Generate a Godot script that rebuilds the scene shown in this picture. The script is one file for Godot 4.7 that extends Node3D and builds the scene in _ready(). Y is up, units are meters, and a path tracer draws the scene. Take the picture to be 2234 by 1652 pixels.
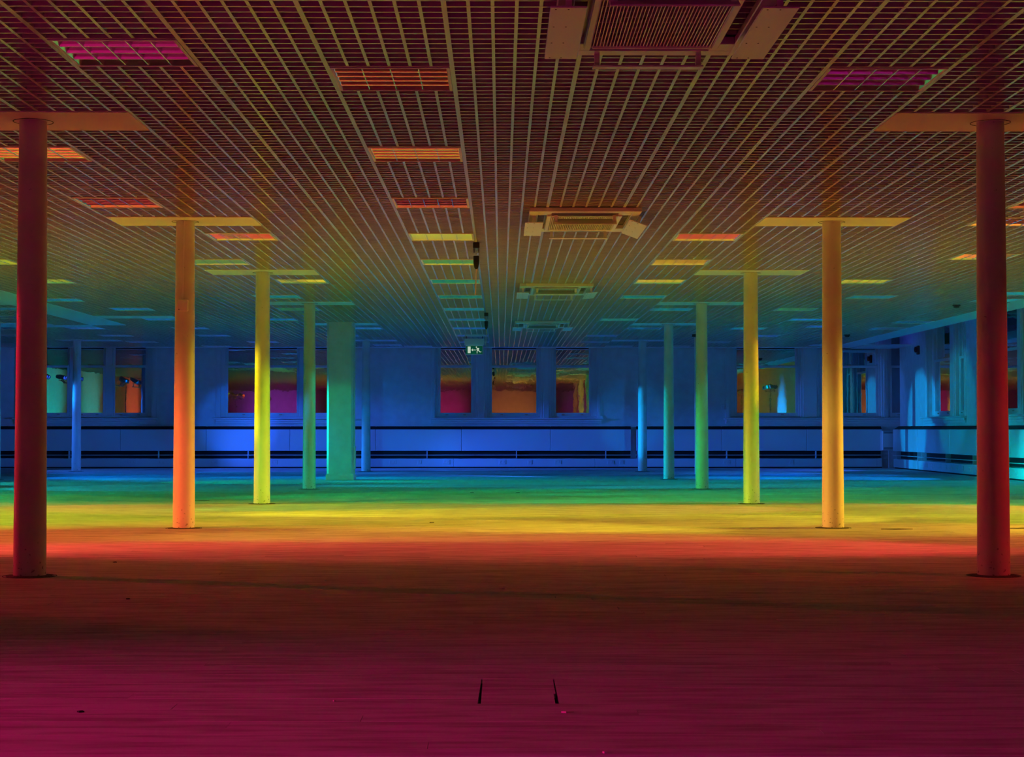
extends Node3D
# Empty open-plan office floor at night: round columns, open-cell metal ceiling, board floor, lit from both
# sides by rows of gelled spotlights that run through the spectrum from magenta (near) to indigo (far).
# World: x right, y up, depth = -z. "D" below always means depth in metres in front of the camera.

const EYE := 0.821
const CEIL := 2.56
const FOCAL := 3857.0
const WALL_D := 37.75
const RIGHT_X := 8.44
const LEFT_X := -13.0
const X0 := -0.835     # a ceiling grid line in x
const D0 := 8.43       # a ceiling grid line in depth
const T := 0.6

var M := {}
var names := {}
var rng := RandomNumberGenerator.new()

# Gelled spotlights: x, y, depth, azimuth (0 = +x, 90 = away from camera), elevation, half cone, blend, r, g, b
const LAMPS := [
	[-9.5, 2.05, 3, 6, -28, 26, 0.7, 71.13, 0.3819, 15.91],
	[-9.5, 2.05, 10.5, 26, -20, 18, 0.7, 97.04, 11.45, 2.987],
	[-9.5, 2.05, 12, 12, -10, 8, 0.7, 81.63, 48.06, 4.489],
	[-9.5, 2.05, 12.17, 0, -12, 10, 0.7, 72, 2, 4.309],
	[-9.5, 2.05, 12.75, -18, -20, 18, 0.25, 19.9, 0, 0.971],
	[-9.5, 2.05, 14.25, 26, -28, 26, 0.7, 35.78, 53.39, 1.651],
	[-9.5, 2.05, 15, 26, -10, 8, 0.7, 0, 83, 7.936],
	[-9.5, 2.05, 15.17, 26, -7, 5, 0.7, 0, 171.3, 51.54],
	[-9.5, 2.05, 16.5, 6, -10, 8, 0.7, 169.5, 157.3, 1.589],
	[-9.5, 2.05, 18.2, 26, -10, 8, 0.7, 0, 84.45, 17.68],
	[-9.5, 2.05, 18.8, 26, -28, 26, 0.7, 0, 18.92, 4.411],
	[-9.5, 2.05, 18.97, 18, -7, 5, 0.7, 0, 188, 70.25],
	[-9.5, 2.05, 19.4, 0, -7, 5, 0.7, 72.7, 55.22, 0],
	[-9.5, 2.05, 19.57, -12, -14, 12, 0.25, 31.94, 4.65, 2.489],
	[-9.5, 2.05, 19.7, 6, -10, 8, 0.7, 0, 51.37, 17.27],
	[-9.5, 2.05, 20, -18, -20, 18, 0.25, 9.176, 4.656, 0],
	[-9.5, 2.05, 21.4, 18, -7, 5, 0.7, 0, 96.96, 166.7],
	[-9.5, 2.05, 22, 26, -28, 26, 0.7, 0, 6.01, 2.561],
	[-9.5, 2.05, 23.5, 18, -20, 18, 0.25, 0, 6.283, 9.127],
	[-9.5, 2.05, 25, 6, -10, 8, 0.7, 0, 65.92, 68.63],
	[-9.5, 2.05, 25.75, 26, -28, 26, 0.7, 0, 5.21, 4.886],
	[-9.5, 2.05, 26.5, 12, -14, 12, 0.25, 0, 24.31, 4.746],
	[-9.5, 2.05, 28, 26, -28, 26, 0.7, 0.02, 0.6263, 2.182],
	[-9.5, 2.05, 28.75, -6, -10, 8, 0.7, 0, 72.12, 59.75],
	[-9.5, 2.05, 29.5, 12, -28, 26, 0.7, 0, 2.661, 14.69],
	[-9.57, 2.05, 30.25, 0, -14, 12, 0.7, 0, 12.48, 61.97],
	[-9.57, 2.05, 30.42, -18, -20, 18, 0.25, 0, 3.522, 10.83],
	[-9.57, 2.05, 30.59, 26, -28, 26, 0.7, 0, 1.48, 7.549],
	[-9.79, 2.05, 31, -8, -10, 8, 0.25, 0, 45.18, 62.22],
	[-10.22, 2.05, 32.5, 6, -10, 8, 0.7, 1.291, 15.38, 89.01],
	[-10.22, 2.05, 32.67, 18, -28, 26, 0.7, 0.1058, 1.329, 9.668],
	[-10.44, 2.05, 33.25, 18, -14, 12, 0.7, 1.722, 5.45, 49.1],
	[-10.44, 2.05, 33.42, 18, -10, 8, 0.7, 2.499, 14, 114.8],
	[-10.66, 2.05, 34, 26, -28, 26, 0.7, 0.2311, 1.387, 8.188],
	[-10.66, 2.05, 34.17, 26, -14, 12, 0.7, 1.337, 5.762, 55.32],
	[-10.66, 2.05, 34.34, -6, -14, 12, 0.7, 0, 7.611, 29.08],
	[7.85, 2.05, 4.5, 192, -14, 12, 0.25, 31.66, 0.1935, 18.95],
	[7.85, 2.05, 8.25, 154, -20, 18, 0.7, 7.406, 0.0336, 0.1299],
	[7.85, 2.05, 10.5, 162, -14, 12, 0.7, 56, 0.7651, 2.544],
	[7.85, 2.05, 11.25, 154, -10, 8, 0.7, 140.8, 109.8, 3.497],
	[7.85, 2.05, 12, 176, -14, 12, 0.7, 11, 2, 0.8],
	[7.85, 2.05, 14.25, 186, -28, 26, 0.7, 26.75, 4.624, 0.8861],
	[7.85, 2.05, 14.42, 154, -7, 5, 0.7, 29.9, 75.07, 0],
	[7.85, 2.05, 15, 174, -28, 26, 0.7, 14.21, 16.83, 0.381],
	[7.85, 2.05, 16.5, 154, -28, 26, 0.7, 0, 13.34, 0],
	[7.85, 2.05, 17.25, 192, -14, 12, 0.25, 28.15, 26.83, 0.6018],
	[7.85, 2.05, 18.2, 180, -14, 12, 0.7, 41.9, 13.77, 3.46],
	[7.85, 2.05, 18.37, 186, -28, 26, 0.7, 14.96, 0, 0.7623],
	[7.85, 2.05, 18.8, 154, -28, 26, 0.7, 0, 4.614, 1.173],
	[7.85, 2.05, 19.4, 180, -7, 5, 0.7, 21.11, 9.807, 0.1328],
	[7.85, 2.05, 22.75, 172, -10, 8, 0.25, 0.1869, 28.17, 12.34],
	[7.85, 2.05, 23.5, 162, -20, 18, 0.25, 0.0811, 2.946, 1.833],
	[7.85, 2.05, 23.67, 154, -7, 5, 0.7, 0, 9.169, 13.36],
	[7.85, 2.05, 24.25, 162, -7, 5, 0.7, 1.165, 29.98, 89.56],
	[-2.6, 0.5, -1.7, 270, 24, 26, 0.8, 2, 0.05, 0.6],
	[-10.2, 1, -1.6, 270, 12, 40, 0.8, 1.3, 0.15, 2.2],
	[-10.6, 0.5, 13.2, 180, 22, 30, 0.8, 4.6, 0.5, 0.2],
	[-10.6, 0.5, 19.6, 180, 24, 34, 0.8, 0, 2.6, 2.3],
	[-10.6, 0.5, 24.5, 180, 24, 36, 0.8, 0, 3.4, 3.1],
	[-2.6, 0.35, 29.5, 110, 4, 6, 0.5, 0.2258, 3.673, 27.85],
	[-2.6, 0.5, 29.5, 15, 4, 6, 0.5, 0.0503, 17.25, 24.74],
	[-2.6, 0.65, 29.5, 30, 0, 10, 0.5, 0.6052, 2.975, 12.61],
	[-2.6, 0.8, 29.5, 90, -4, 14, 0.5, 0, 1.395, 5.281],
	[-10.3, 1, 31, 13.5, -0.3, 3.6, 0.4, 0, 90, 235],
	[-2.635, 0.35, 34.85, 15, -4, 14, 0.5, 0.1203, 1.502, 9.558],
	[-2.635, 0.5, 34.85, 15, 4, 6, 0.5, 0.8527, 3.021, 17.91],
	[0.5, 0.5, -1.7, 270, 24, 32, 0.8, 2.6, 0.7, 0.15],
	[4, 0.5, -1.7, 270, 24, 30, 0.8, 0.5, 0.03, 0.45],
	[7, 0.5, 22.6, 0, 24, 32, 0.8, 0, 3, 9],
	[2.765, 0.35, 29.4, 150, 0, 10, 0.5, 1.268, 7.407, 46.88],
	[2.765, 0.5, 29.4, 90, 4, 6, 0.5, 0, 1.692, 5.731],
	[7.95, 2.86, 28.5, 150, -55, 20, 0.6, 0, 2.466, 11.78],  # high lamps from here down are added out of view to light the far floor
	[7.95, 2.86, 28.67, 165, -34, 10, 0.6, 0, 3.445, 29.08],
	[7.95, 2.86, 30.5, 195, -34, 20, 0.6, 0.025, 3.824, 7.569],
	[7.95, 2.86, 30.67, 150, -55, 20, 0.6, 0, 0.9534, 5.367],
	[7.95, 2.86, 31.5, 150, -34, 20, 0.6, 0.2234, 2.383, 14.34],
	[7.95, 2.86, 31.67, 180, -34, 20, 0.6, 0, 1.438, 13.17],
	[7.95, 2.86, 34.5, 150, -55, 20, 0.6, 0.2626, 0.8911, 8.379],
	[7.95, 2.86, 36.5, 180, -34, 20, 0.6, 0.9479, 1.906, 21.92],
	[7.95, 2.86, 36.67, 165, -55, 10, 0.6, 0.5539, 0.8113, 9.818],
]

func _ready() -> void:
	rng.seed = 7
	var cam := Camera3D.new()
	cam.name = "camera"
	cam.fov = rad_to_deg(2.0 * atan(826.0 / FOCAL))
	cam.position = Vector3(0, EYE, 0)
	cam.rotation = Vector3(atan(111.0 / FOCAL), -atan(24.0 / FOCAL), 0)
	cam.near = 0.05
	cam.far = 400.0
	cam.current = true
	add_child(cam)
	var we := WorldEnvironment.new()
	we.name = "night"
	var env := Environment.new()
	env.background_mode = Environment.BG_COLOR
	env.background_color = Color(0.006, 0.008, 0.014)
	env.tonemap_mode = Environment.TONE_MAPPER_LINEAR
	env.tonemap_exposure = 1.0
	env.sdfgi_enabled = true
	env.ssao_enabled = true
	env.ssil_enabled = true
	we.environment = env
	add_child(we)
	materials()
	spotlights()
	room_shell()
	floor_boards()
	suspended_ceiling()
	windows()
	columns()
	casings()
	ceiling_lights()
	small_things()
	outside()

# ---------------------------------------------------------------- helpers
func P(x: float, y: float, d: float) -> Vector3:
	return Vector3(x, y, -d)

func numbered(called: String) -> String:
	if not names.has(called):
		names[called] = 0
		return called
	names[called] += 1
	return "%s_%03d" % [called, names[called]]

func st_new() -> SurfaceTool:
	var st := SurfaceTool.new()
	st.begin(Mesh.PRIMITIVE_TRIANGLES)
	st.set_smooth_group(-1)
	return st

func tri(st: SurfaceTool, a: Vector3, b: Vector3, c: Vector3, n: Vector3) -> void:
	if (a - c).cross(a - b).dot(n) < 0.0:
		var t := b
		b = c
		c = t
	st.add_vertex(a)
	st.add_vertex(b)
	st.add_vertex(c)

func quad(st: SurfaceTool, a: Vector3, b: Vector3, c: Vector3, d: Vector3, n: Vector3) -> void:
	tri(st, a, b, c, n)
	tri(st, a, c, d, n)

func bx(st: SurfaceTool, lo: Vector3, hi: Vector3, faces := 63) -> void:
	var a := Vector3(minf(lo.x, hi.x), minf(lo.y, hi.y), minf(lo.z, hi.z))
	var b := Vector3(maxf(lo.x, hi.x), maxf(lo.y, hi.y), maxf(lo.z, hi.z))
	var v := func(i: int) -> Vector3: return Vector3(b.x if i & 1 else a.x, b.y if i & 2 else a.y, b.z if i & 4 else a.z)
	if faces & 1: quad(st, v.call(0), v.call(2), v.call(6), v.call(4), Vector3.LEFT)
	if faces & 2: quad(st, v.call(1), v.call(3), v.call(7), v.call(5), Vector3.RIGHT)
	if faces & 4: quad(st, v.call(0), v.call(1), v.call(5), v.call(4), Vector3.DOWN)
	if faces & 8: quad(st, v.call(2), v.call(3), v.call(7), v.call(6), Vector3.UP)
	if faces & 16: quad(st, v.call(0), v.call(1), v.call(3), v.call(2), Vector3.FORWARD)
	if faces & 32: quad(st, v.call(4), v.call(5), v.call(7), v.call(6), Vector3.BACK)

# box in x, y, depth
func bd(st: SurfaceTool, x1: float, x2: float, y1: float, y2: float, d1: float, d2: float, faces := 63) -> void:
	bx(st, P(x1, y1, d1), P(x2, y2, d2), faces)

# bevelled box
func bev(st: SurfaceTool, lo: Vector3, hi: Vector3, r: float) -> void:
	var a := Vector3(minf(lo.x, hi.x), minf(lo.y, hi.y), minf(lo.z, hi.z))
	var b := Vector3(maxf(lo.x, hi.x), maxf(lo.y, hi.y), maxf(lo.z, hi.z))
	var c := (a + b) / 2.0
	var e := (b - a) / 2.0
	r = minf(r, minf(e.x, minf(e.y, e.z)) * 0.9)
	var s := [-1.0, 1.0]
	for ax in 3:
		var u := (ax + 1) % 3
		var w := (ax + 2) % 3
		for k in s:
			var n := Vector3.ZERO
			n[ax] = k
			var q: Array[Vector3] = []
			for uv in [[-1.0, -1.0], [1.0, -1.0], [1.0, 1.0], [-1.0, 1.0]]:
				var p := c
				p[ax] += k * e[ax]
				p[u] += uv[0] * (e[u] - r)
				p[w] += uv[1] * (e[w] - r)
				q.append(p)
			quad(st, q[0], q[1], q[2], q[3], n)
		for k1 in s:
			for k2 in s:
				var q: Array[Vector3] = []
				for t in [[-1.0, 0], [1.0, 0], [1.0, 1], [-1.0, 1]]:
					var p := c
					p[ax] += t[0] * (e[ax] - r)
					p[u] += k1 * (e[u] - (0.0 if t[1] == 0 else r))
					p[w] += k2 * (e[w] - (r if t[1] == 0 else 0.0))
					q.append(p)
				var n := Vector3.ZERO
				n[u] = k1
				n[w] = k2
				quad(st, q[0], q[1], q[2], q[3], n)
	for i in s:
		for j in s:
			for k in s:
				var g := Vector3(i, j, k)
				var t := c + g * e
				tri(st, t - Vector3(0, j * r, k * r), t - Vector3(i * r, 0, k * r), t - Vector3(i * r, j * r, 0), g)

func bevd(st: SurfaceTool, x1: float, x2: float, y1: float, y2: float, d1: float, d2: float, r := 0.004) -> void:
	bev(st, P(x1, y1, d1), P(x2, y2, d2), r)

# lathe around the y axis through "at": profile of (radius, y); with smooth normals and uv
func lathe(prof: Array, seg := 24, at := Vector3.ZERO, axis := Basis.IDENTITY) -> ArrayMesh:
	var v := PackedVector3Array()
	var n := PackedVector3Array()
	var uv := PackedVector2Array()
	var ix := PackedInt32Array()
	for i in prof.size() - 1:
		var p: Vector2 = prof[i]
		var q: Vector2 = prof[i + 1]
		var dir := (q - p).normalized()
		var nn := Vector2(dir.y, -dir.x)
		var base := v.size()
		for k in seg + 1:
			var t := TAU * k / seg
			var cs := cos(t)
			var sn := sin(t)
			for pt in [p, q]:
				v.append(at + axis * Vector3(pt.x * cs, pt.y, pt.x * sn))
				n.append(axis * Vector3(nn.x * cs, nn.y, nn.x * sn))
				uv.append(Vector2(float(k) / seg, pt.y))
		for k in seg:
			var a := base + 2 * k
			for tr in [[a, a + 1, a + 3], [a, a + 3, a + 2]]:
				var fn := (v[tr[0]] - v[tr[2]]).cross(v[tr[0]] - v[tr[1]])
				if fn.dot(n[tr[0]] + n[tr[2]]) < 0.0:
					ix.append_array([tr[0], tr[2], tr[1]])
				else:
					ix.append_array([tr[0], tr[1], tr[2]])
	var arr := []
	arr.resize(Mesh.ARRAY_MAX)
	arr[Mesh.ARRAY_VERTEX] = v
	arr[Mesh.ARRAY_NORMAL] = n
	arr[Mesh.ARRAY_TEX_UV] = uv
	arr[Mesh.ARRAY_INDEX] = ix
	var m := ArrayMesh.new()
	m.add_surface_from_arrays(Mesh.PRIMITIVE_TRIANGLES, arr)
	return m

# round bar between two points
func bar(st: SurfaceTool, a: Vector3, b: Vector3, r: float, seg := 8) -> void:
	var y := (b - a).normalized()
	var x := y.cross(Vector3.UP if absf(y.y) < 0.9 else Vector3.RIGHT).normalized()
	var z := x.cross(y)
	for k in seg:
		var t1 := TAU * k / seg
		var t2 := TAU * (k + 1) / seg
		var o1 := (x * cos(t1) + z * sin(t1)) * r
		var o2 := (x * cos(t2) + z * sin(t2)) * r
		quad(st, a + o1, a + o2, b + o2, b + o1, o1 + o2)
		tri(st, a, a + o1, a + o2, -y)
		tri(st, b, b + o1, b + o2, y)

# flat polygon with a little thickness, in the plane z = z0 facing +z (towards the camera)
func plate(st: SurfaceTool, pts: Array, z0: float, thick := 0.002) -> void:
	var poly := PackedVector2Array(pts)
	var ids := Geometry2D.triangulate_polygon(poly)
	for i in range(0, ids.size(), 3):
		var a := poly[ids[i]]
		var b := poly[ids[i + 1]]
		var c := poly[ids[i + 2]]
		tri(st, Vector3(a.x, a.y, z0), Vector3(b.x, b.y, z0), Vector3(c.x, c.y, z0), Vector3.BACK)
	for i in poly.size():
		var a := poly[i]
		var b := poly[(i + 1) % poly.size()]
		var nn := Vector3(b.y - a.y, a.x - b.x, 0)
		quad(st, Vector3(a.x, a.y, z0), Vector3(b.x, b.y, z0), Vector3(b.x, b.y, z0 - thick), Vector3(a.x, a.y, z0 - thick), nn)

func put(called: String, mesh, mat: Material, parent: Node = null) -> MeshInstance3D:
	var o := MeshInstance3D.new()
	if mesh is SurfaceTool:
		mesh.generate_normals()
		o.mesh = mesh.commit()
	else:
		o.mesh = mesh
	o.material_override = mat
	if parent == null:
		o.name = numbered(called)
		add_child(o)
	else:
		o.name = called
		parent.add_child(o, true)
	return o

func thing(called: String, label: String, category: String, at := Vector3.ZERO, group := "") -> Node3D:
	var o := Node3D.new()
	o.name = numbered(called)
	o.position = at
	add_child(o)
	tag(o, label, category, group)
	return o

func tag(o: Node, label: String, category: String, group := "") -> void:
	o.set_meta("label", label)
	o.set_meta("category", category)
	if group != "":
		o.set_meta("group", group)

func struct(called: String, label := "", category := "") -> Node3D:
	var o := Node3D.new()
	o.name = called
	add_child(o)
	o.set_meta("kind", "structure")
	if label != "":
		o.set_meta("label", label)
	if category != "":
		o.set_meta("category", category)
	return o

func copy(o: Node3D, at: Vector3, called := "") -> Node3D:
	var c: Node3D = o.duplicate()
	c.name = numbered(String(o.name) if called == "" else called)
	add_child(c)
	c.position = at
	return c

# ---------------------------------------------------------------- materials
func noise_img(size: Vector2i, freq: float, seed_: int, oct := 4, stretch := 1.0) -> Image:
	var n := FastNoiseLite.new()
	n.seed = seed_
	n.frequency = freq
	n.fractal_octaves = oct
	n.noise_type = FastNoiseLite.TYPE_SIMPLEX_SMOOTH
	return n.get_seamless_image(size.x, size.y)

func ramp_tex(img: Image, lo: Color, hi: Color, gain := 1.0, bias := 0.0) -> ImageTexture:
	var w := img.get_width()
	var h := img.get_height()
	var out := Image.create(w, h, true, Image.FORMAT_RGB8)
	for y in h:
		for x in w:
			out.set_pixel(x, y, lo.lerp(hi, clampf((img.get_pixel(x, y).r - 0.5) * gain + 0.5 + bias, 0.0, 1.0)))
	out.generate_mipmaps()
	return ImageTexture.create_from_image(out)

func normal_tex(img: Image, amount: float) -> ImageTexture:
	var g: Image = img.duplicate()
	g.convert(Image.FORMAT_RGBA8)
	g.bump_map_to_normal_map(amount)
	g.generate_mipmaps()
	return ImageTexture.create_from_image(g)

func mat(c: Color, rough := 0.6, metal := 0.0, spec := 0.5) -> StandardMaterial3D:
	var m := StandardMaterial3D.new()
	m.albedo_color = c
	m.roughness = rough
	m.metallic = metal
	m.metallic_specular = spec
	return m

func triplanar(m: StandardMaterial3D, s: Vector3) -> void:
	m.uv1_triplanar = true
	m.uv1_world_triplanar = true
	m.uv1_scale = s

func materials() -> void:
	var soft := noise_img(Vector2i(256, 256), 0.02, 3)
	var fine := noise_img(Vector2i(256, 256), 0.12, 5, 3)
	M.wall = mat(Color(0.9, 0.9, 0.89), 0.6)
	M.wall.albedo_texture = ramp_tex(soft, Color(0.93, 0.93, 0.92), Color(1, 1, 1))
	M.wall.normal_enabled = true
	M.wall.normal_texture = normal_tex(fine, 1.2)
	M.wall.normal_scale = 0.25
	triplanar(M.wall, Vector3(0.7, 0.7, 0.7))
	M.trim = mat(Color(0.87, 0.87, 0.86), 0.4)
	M.panel = mat(Color(0.9, 0.9, 0.89), 0.7)
	M.casing = mat(Color(0.86, 0.87, 0.87), 0.38)
	M.black_paint = mat(Color(0.11, 0.11, 0.115), 0.6)   # black painted fins of the heater casings along the walls
	M.lamp = mat(Color(0.62, 0.62, 0.62), 0.45)
	M.black = mat(Color(0.03, 0.03, 0.035), 0.5)
	M.ceiling = mat(Color(0.76, 0.75, 0.73), 0.22)
	M.tee = mat(Color(0.74, 0.725, 0.7), 0.25)
	M.plenum = mat(Color(0.3, 0.3, 0.3), 0.9)
	M.mirror = mat(Color(0.96, 0.96, 0.96), 0.14, 1.0)
	M.mirror.normal_enabled = true
	M.mirror.normal_texture = normal_tex(soft, 3.0)
	M.mirror.normal_scale = 0.2
	triplanar(M.mirror, Vector3(9, 9, 9))
	M.enamel = mat(Color(0.88, 0.88, 0.87), 0.35)
	M.tube = mat(Color(0.93, 0.93, 0.93), 0.25)
	M.metal = mat(Color(0.6, 0.6, 0.62), 0.35, 1.0)
	M.sheet = mat(Color(0.55, 0.55, 0.56), 0.6)
	M.brass = mat(Color(0.75, 0.68, 0.55), 0.35, 0.9)
	M.red = mat(Color(0.45, 0.05, 0.05), 0.4)
	M.cord = mat(Color(0.85, 0.83, 0.78), 0.4)
	M.mortar = mat(Color(0.5, 0.48, 0.46), 0.9)
	M.mortar.albedo_texture = ramp_tex(fine, Color(0.35, 0.33, 0.32), Color(1, 1, 1), 2.0)
	triplanar(M.mortar, Vector3(3, 3, 3))
	M.scrap = mat(Color(0.08, 0.07, 0.07), 0.8)
	M.chip = mat(Color(0.9, 0.88, 0.84), 0.7)
	M.subfloor = mat(Color(0.12, 0.1, 0.09), 0.95)
	M.asphalt = mat(Color(0.1, 0.1, 0.1), 0.9)
	# column paint: off white with dark scuffs that thicken towards the foot
	var n1 := FastNoiseLite.new()
	n1.seed = 21
	n1.frequency = 0.13
	n1.fractal_octaves = 3
	var n2 := FastNoiseLite.new()
	n2.seed = 22
	n2.frequency = 0.012
	var ci := Image.create(128, 640, true, Image.FORMAT_RGB8)
	for y in 640:
		var up := 2.6 * (1.0 - y / 639.0)
		for x in 128:
			var a := n1.get_noise_3d(20.0 * cos(TAU * x / 128.0), y * 0.9, 20.0 * sin(TAU * x / 128.0))
			var b := n2.get_noise_3d(20.0 * cos(TAU * x / 128.0), y * 1.0, 20.0 * sin(TAU * x / 128.0))
			var thr := 0.66 - 0.36 * exp(-up / 0.07) - 0.1 * exp(-up / 0.35)
			var k := clampf((a - thr) * 6.0, 0.0, 1.0)
			var c := Color(0.87, 0.86, 0.845).lerp(Color(0.83, 0.82, 0.8), clampf(b + 0.5, 0.0, 1.0))
			ci.set_pixel(x, y, c.lerp(Color(0.3, 0.29, 0.27), k * 0.8))
	ci.generate_mipmaps()
	M.column = mat(Color(1, 1, 1), 0.5)
	M.column.albedo_texture = ImageTexture.create_from_image(ci)
	M.column.uv1_scale = Vector3(1, -1.0 / 2.6, 1)
	# floor boards: worn pale paint over wood, grain along x
	M.boards = []
	for i in 5:
		var gi := noise_img(Vector2i(512, 256), 0.018, 40 + i, 5)
		var m := mat(Color(0.9, 0.895, 0.885).lerp(Color(0.86, 0.85, 0.84), i / 4.0), 0.62, 0.0, 0.4)
		m.albedo_texture = ramp_tex(gi, Color(0.82, 0.805, 0.79), Color(1, 1, 1), 1.9, 0.25)
		m.roughness_texture = null
		m.normal_enabled = true
		m.normal_texture = normal_tex(gi, 2.0)
		m.normal_scale = 0.1
		triplanar(m, Vector3(0.22, 3.0, 2.6))
		M.boards.append(m)
	# dark mirror-filmed window panes at night
	M.glass = mat(Color(0.86, 0.87, 0.88, 0.75), 0.015, 1.0)
	M.glass.transparency = BaseMaterial3D.TRANSPARENCY_ALPHA
	M.glass.normal_enabled = true
	M.glass.normal_texture = normal_tex(soft, 1.0)
	M.glass.normal_scale = 0.02
	triplanar(M.glass, Vector3(0.5, 0.5, 0.5))

func glow(c: Color, strength: float) -> StandardMaterial3D:
	var m := mat(Color(0.02, 0.02, 0.02), 0.5)
	m.emission_enabled = true
	m.emission = c
	m.emission_energy_multiplier = strength
	return m

# ---------------------------------------------------------------- spotlights on stands
func hue_word(c: Color) -> String:
	if c.b >= c.r and c.b >= c.g:
		return "blue" if c.g < 0.6 * c.b else "cyan"
	if c.g >= c.r:
		return "teal" if c.b > 0.4 * c.g else ("green" if c.r < 0.5 * c.g else "lime")
	if c.g < 0.18 * c.r:
		return "magenta" if c.b > 0.12 * c.r else "red"
	return "orange" if c.g < 0.5 * c.r else "yellow"

func spotlights() -> void:
	var can := lathe([Vector2(0.0, -0.2), Vector2(0.035, -0.2), Vector2(0.05, -0.17), Vector2(0.052, 0.02), Vector2(0.046, 0.02), Vector2(0.044, -0.01)], 20)
	var lens := lathe([Vector2(0.044, -0.008), Vector2(0.03, -0.003), Vector2(0.0, -0.001)], 20)
	# neighbouring lamps share one stand
	var sets: Array = []
	for l in LAMPS:
		var found := false
		if sets.size() > 0:
			var last: Array = sets[-1]
			var f: Array = last[0]
			if absf(f[0] - l[0]) < 0.3 and absf(f[2] - l[2]) < 1.7 and (f[1] > 2.5) == (l[1] > 2.5) and (f[1] < 1.2) == (l[1] < 1.2):
				last.append(l)
				found = true
		if not found:
			sets.append([l])
	for g in sets:
		var low: bool = g[0][1] < 1.2
		var high: bool = g[0][1] > 2.5
		var mid := 0.0
		var zlo := 999.0
		var zhi := -999.0
		var xm := 0.0
		var ylo := 9.0
		var best: Array = g[0]
		for l in g:
			mid += l[2] / g.size()
			xm += l[0] / g.size()
			zlo = minf(zlo, l[2])
			zhi = maxf(zhi, l[2])
			ylo = minf(ylo, l[1])
			if l[7] + l[8] + l[9] > best[7] + best[8] + best[9]:
				best = l
		var bm := maxf(best[7], maxf(best[8], best[9]))
		var word := hue_word(Color(best[7] / bm, best[8] / bm, best[9] / bm))
		var t := thing("spotlight_stand", "%s gelled %s %s" % [word, "spotlight" if g.size() == 1 else "spotlights", "standing low near the floor" if low else ("added out of view high on the window wall" if high else "on a tall grey tripod stand")], "spotlight", P(xm, 0, mid), "%s gelled spotlights" % word)
		for l in g:
			var c := Color(l[7], l[8], l[9])
			var e := maxf(c.r, maxf(c.g, c.b))
			c = Color(c.r / e, c.g / e, c.b / e)
			var az := deg_to_rad(l[3])
			var el := deg_to_rad(l[4])
			var dir := Vector3(cos(el) * cos(az), sin(el), -cos(el) * sin(az))
			var at := P(l[0] - xm, l[1], l[2] - mid)
			var x := dir.cross(Vector3.UP).normalized()
			var head := put("head", can, M.lamp, t)
			var k := 0.5 if low else 1.0
			head.transform = Transform3D(Basis(x, dir, x.cross(dir)).scaled_local(Vector3(k, k, k)), at)
			put("gel", lens, glow(Color(c.r, c.g, c.b).linear_to_srgb(), 1.5), head)
			var st := st_new()
			var foot := at - dir * 0.1 * k
			var yw := x * 0.062 * k
			var yd := Vector3(0, 0.075 * k, 0)
			bar(st, foot - yw, foot + yw, 0.008 * k)
			bar(st, foot - yw, foot - yw - yd, 0.006)
			bar(st, foot + yw, foot + yw - yd, 0.006)
			bar(st, foot - yw - yd, foot + yw - yd, 0.006)
			if high:
				bar(st, foot - Vector3(0, 0.075, 0), Vector3(RIGHT_X - xm, foot.y - 0.075, foot.z), 0.012)
			elif not low:
				var back := Vector3(-0.1 if xm > -90.0 and l[0] < 0.0 else 0.1, l[1] - 0.12, at.z)
				bar(st, foot - Vector3(0, 0.075, 0), back, 0.01)
			put("yoke", st, M.lamp, t)
			var s := SpotLight3D.new()
			s.name = "beam"
			s.light_color = c.linear_to_srgb()
			s.light_energy = e
			s.spot_angle = l[5]
			s.spot_angle_attenuation = l[6]
			s.spot_range = 60.0
			s.spot_attenuation = 2.0
			s.light_size = 0.022 if low else 0.045
			s.shadow_enabled = true
			t.add_child(s, true)
			s.transform = Transform3D(Basis.looking_at(dir, Vector3.UP), at + dir * 0.03)
		if high:
			continue
		var st2 := st_new()
		var sx := 0.0 if low else (-0.1 if xm < 0.0 else 0.1)
		var sz := 0.0
		if low:
			var az0 := deg_to_rad(g[0][3])
			sx = -cos(az0) * 0.05
			sz = sin(az0) * 0.05
		else:
			bar(st2, P(sx, g[0][1] - 0.12, zlo - mid - 0.05), P(sx, g[0][1] - 0.12, zhi - mid + 0.05), 0.014)
			put("crossbar", st2, M.lamp, t)
			st2 = st_new()
		bar(st2, Vector3(sx, (g[-1][1] if low else g[0][1] - 0.12), sz), Vector3(sx, 0.02 if low else 0.1, sz), 0.012)
		put("pole", st2, M.lamp, t)
		if low:
			put("foot", lathe([Vector2(0, 0.03), Vector2(0.07, 0.025), Vector2(0.075, 0.0), Vector2(0, 0.0)], 16, Vector3(sx, 0, sz)), M.lamp, t)
		else:
			for k in 3:
				st2 = st_new()
				var a := TAU * k / 3.0 + (0.0 if xm < 0.0 else PI)
				bar(st2, Vector3(sx, 0.45, sz), Vector3(sx - cos(a) * 0.3, 0.01, sz + sin(a) * 0.3), 0.009)
				put("leg", st2, M.lamp, t)

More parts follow.
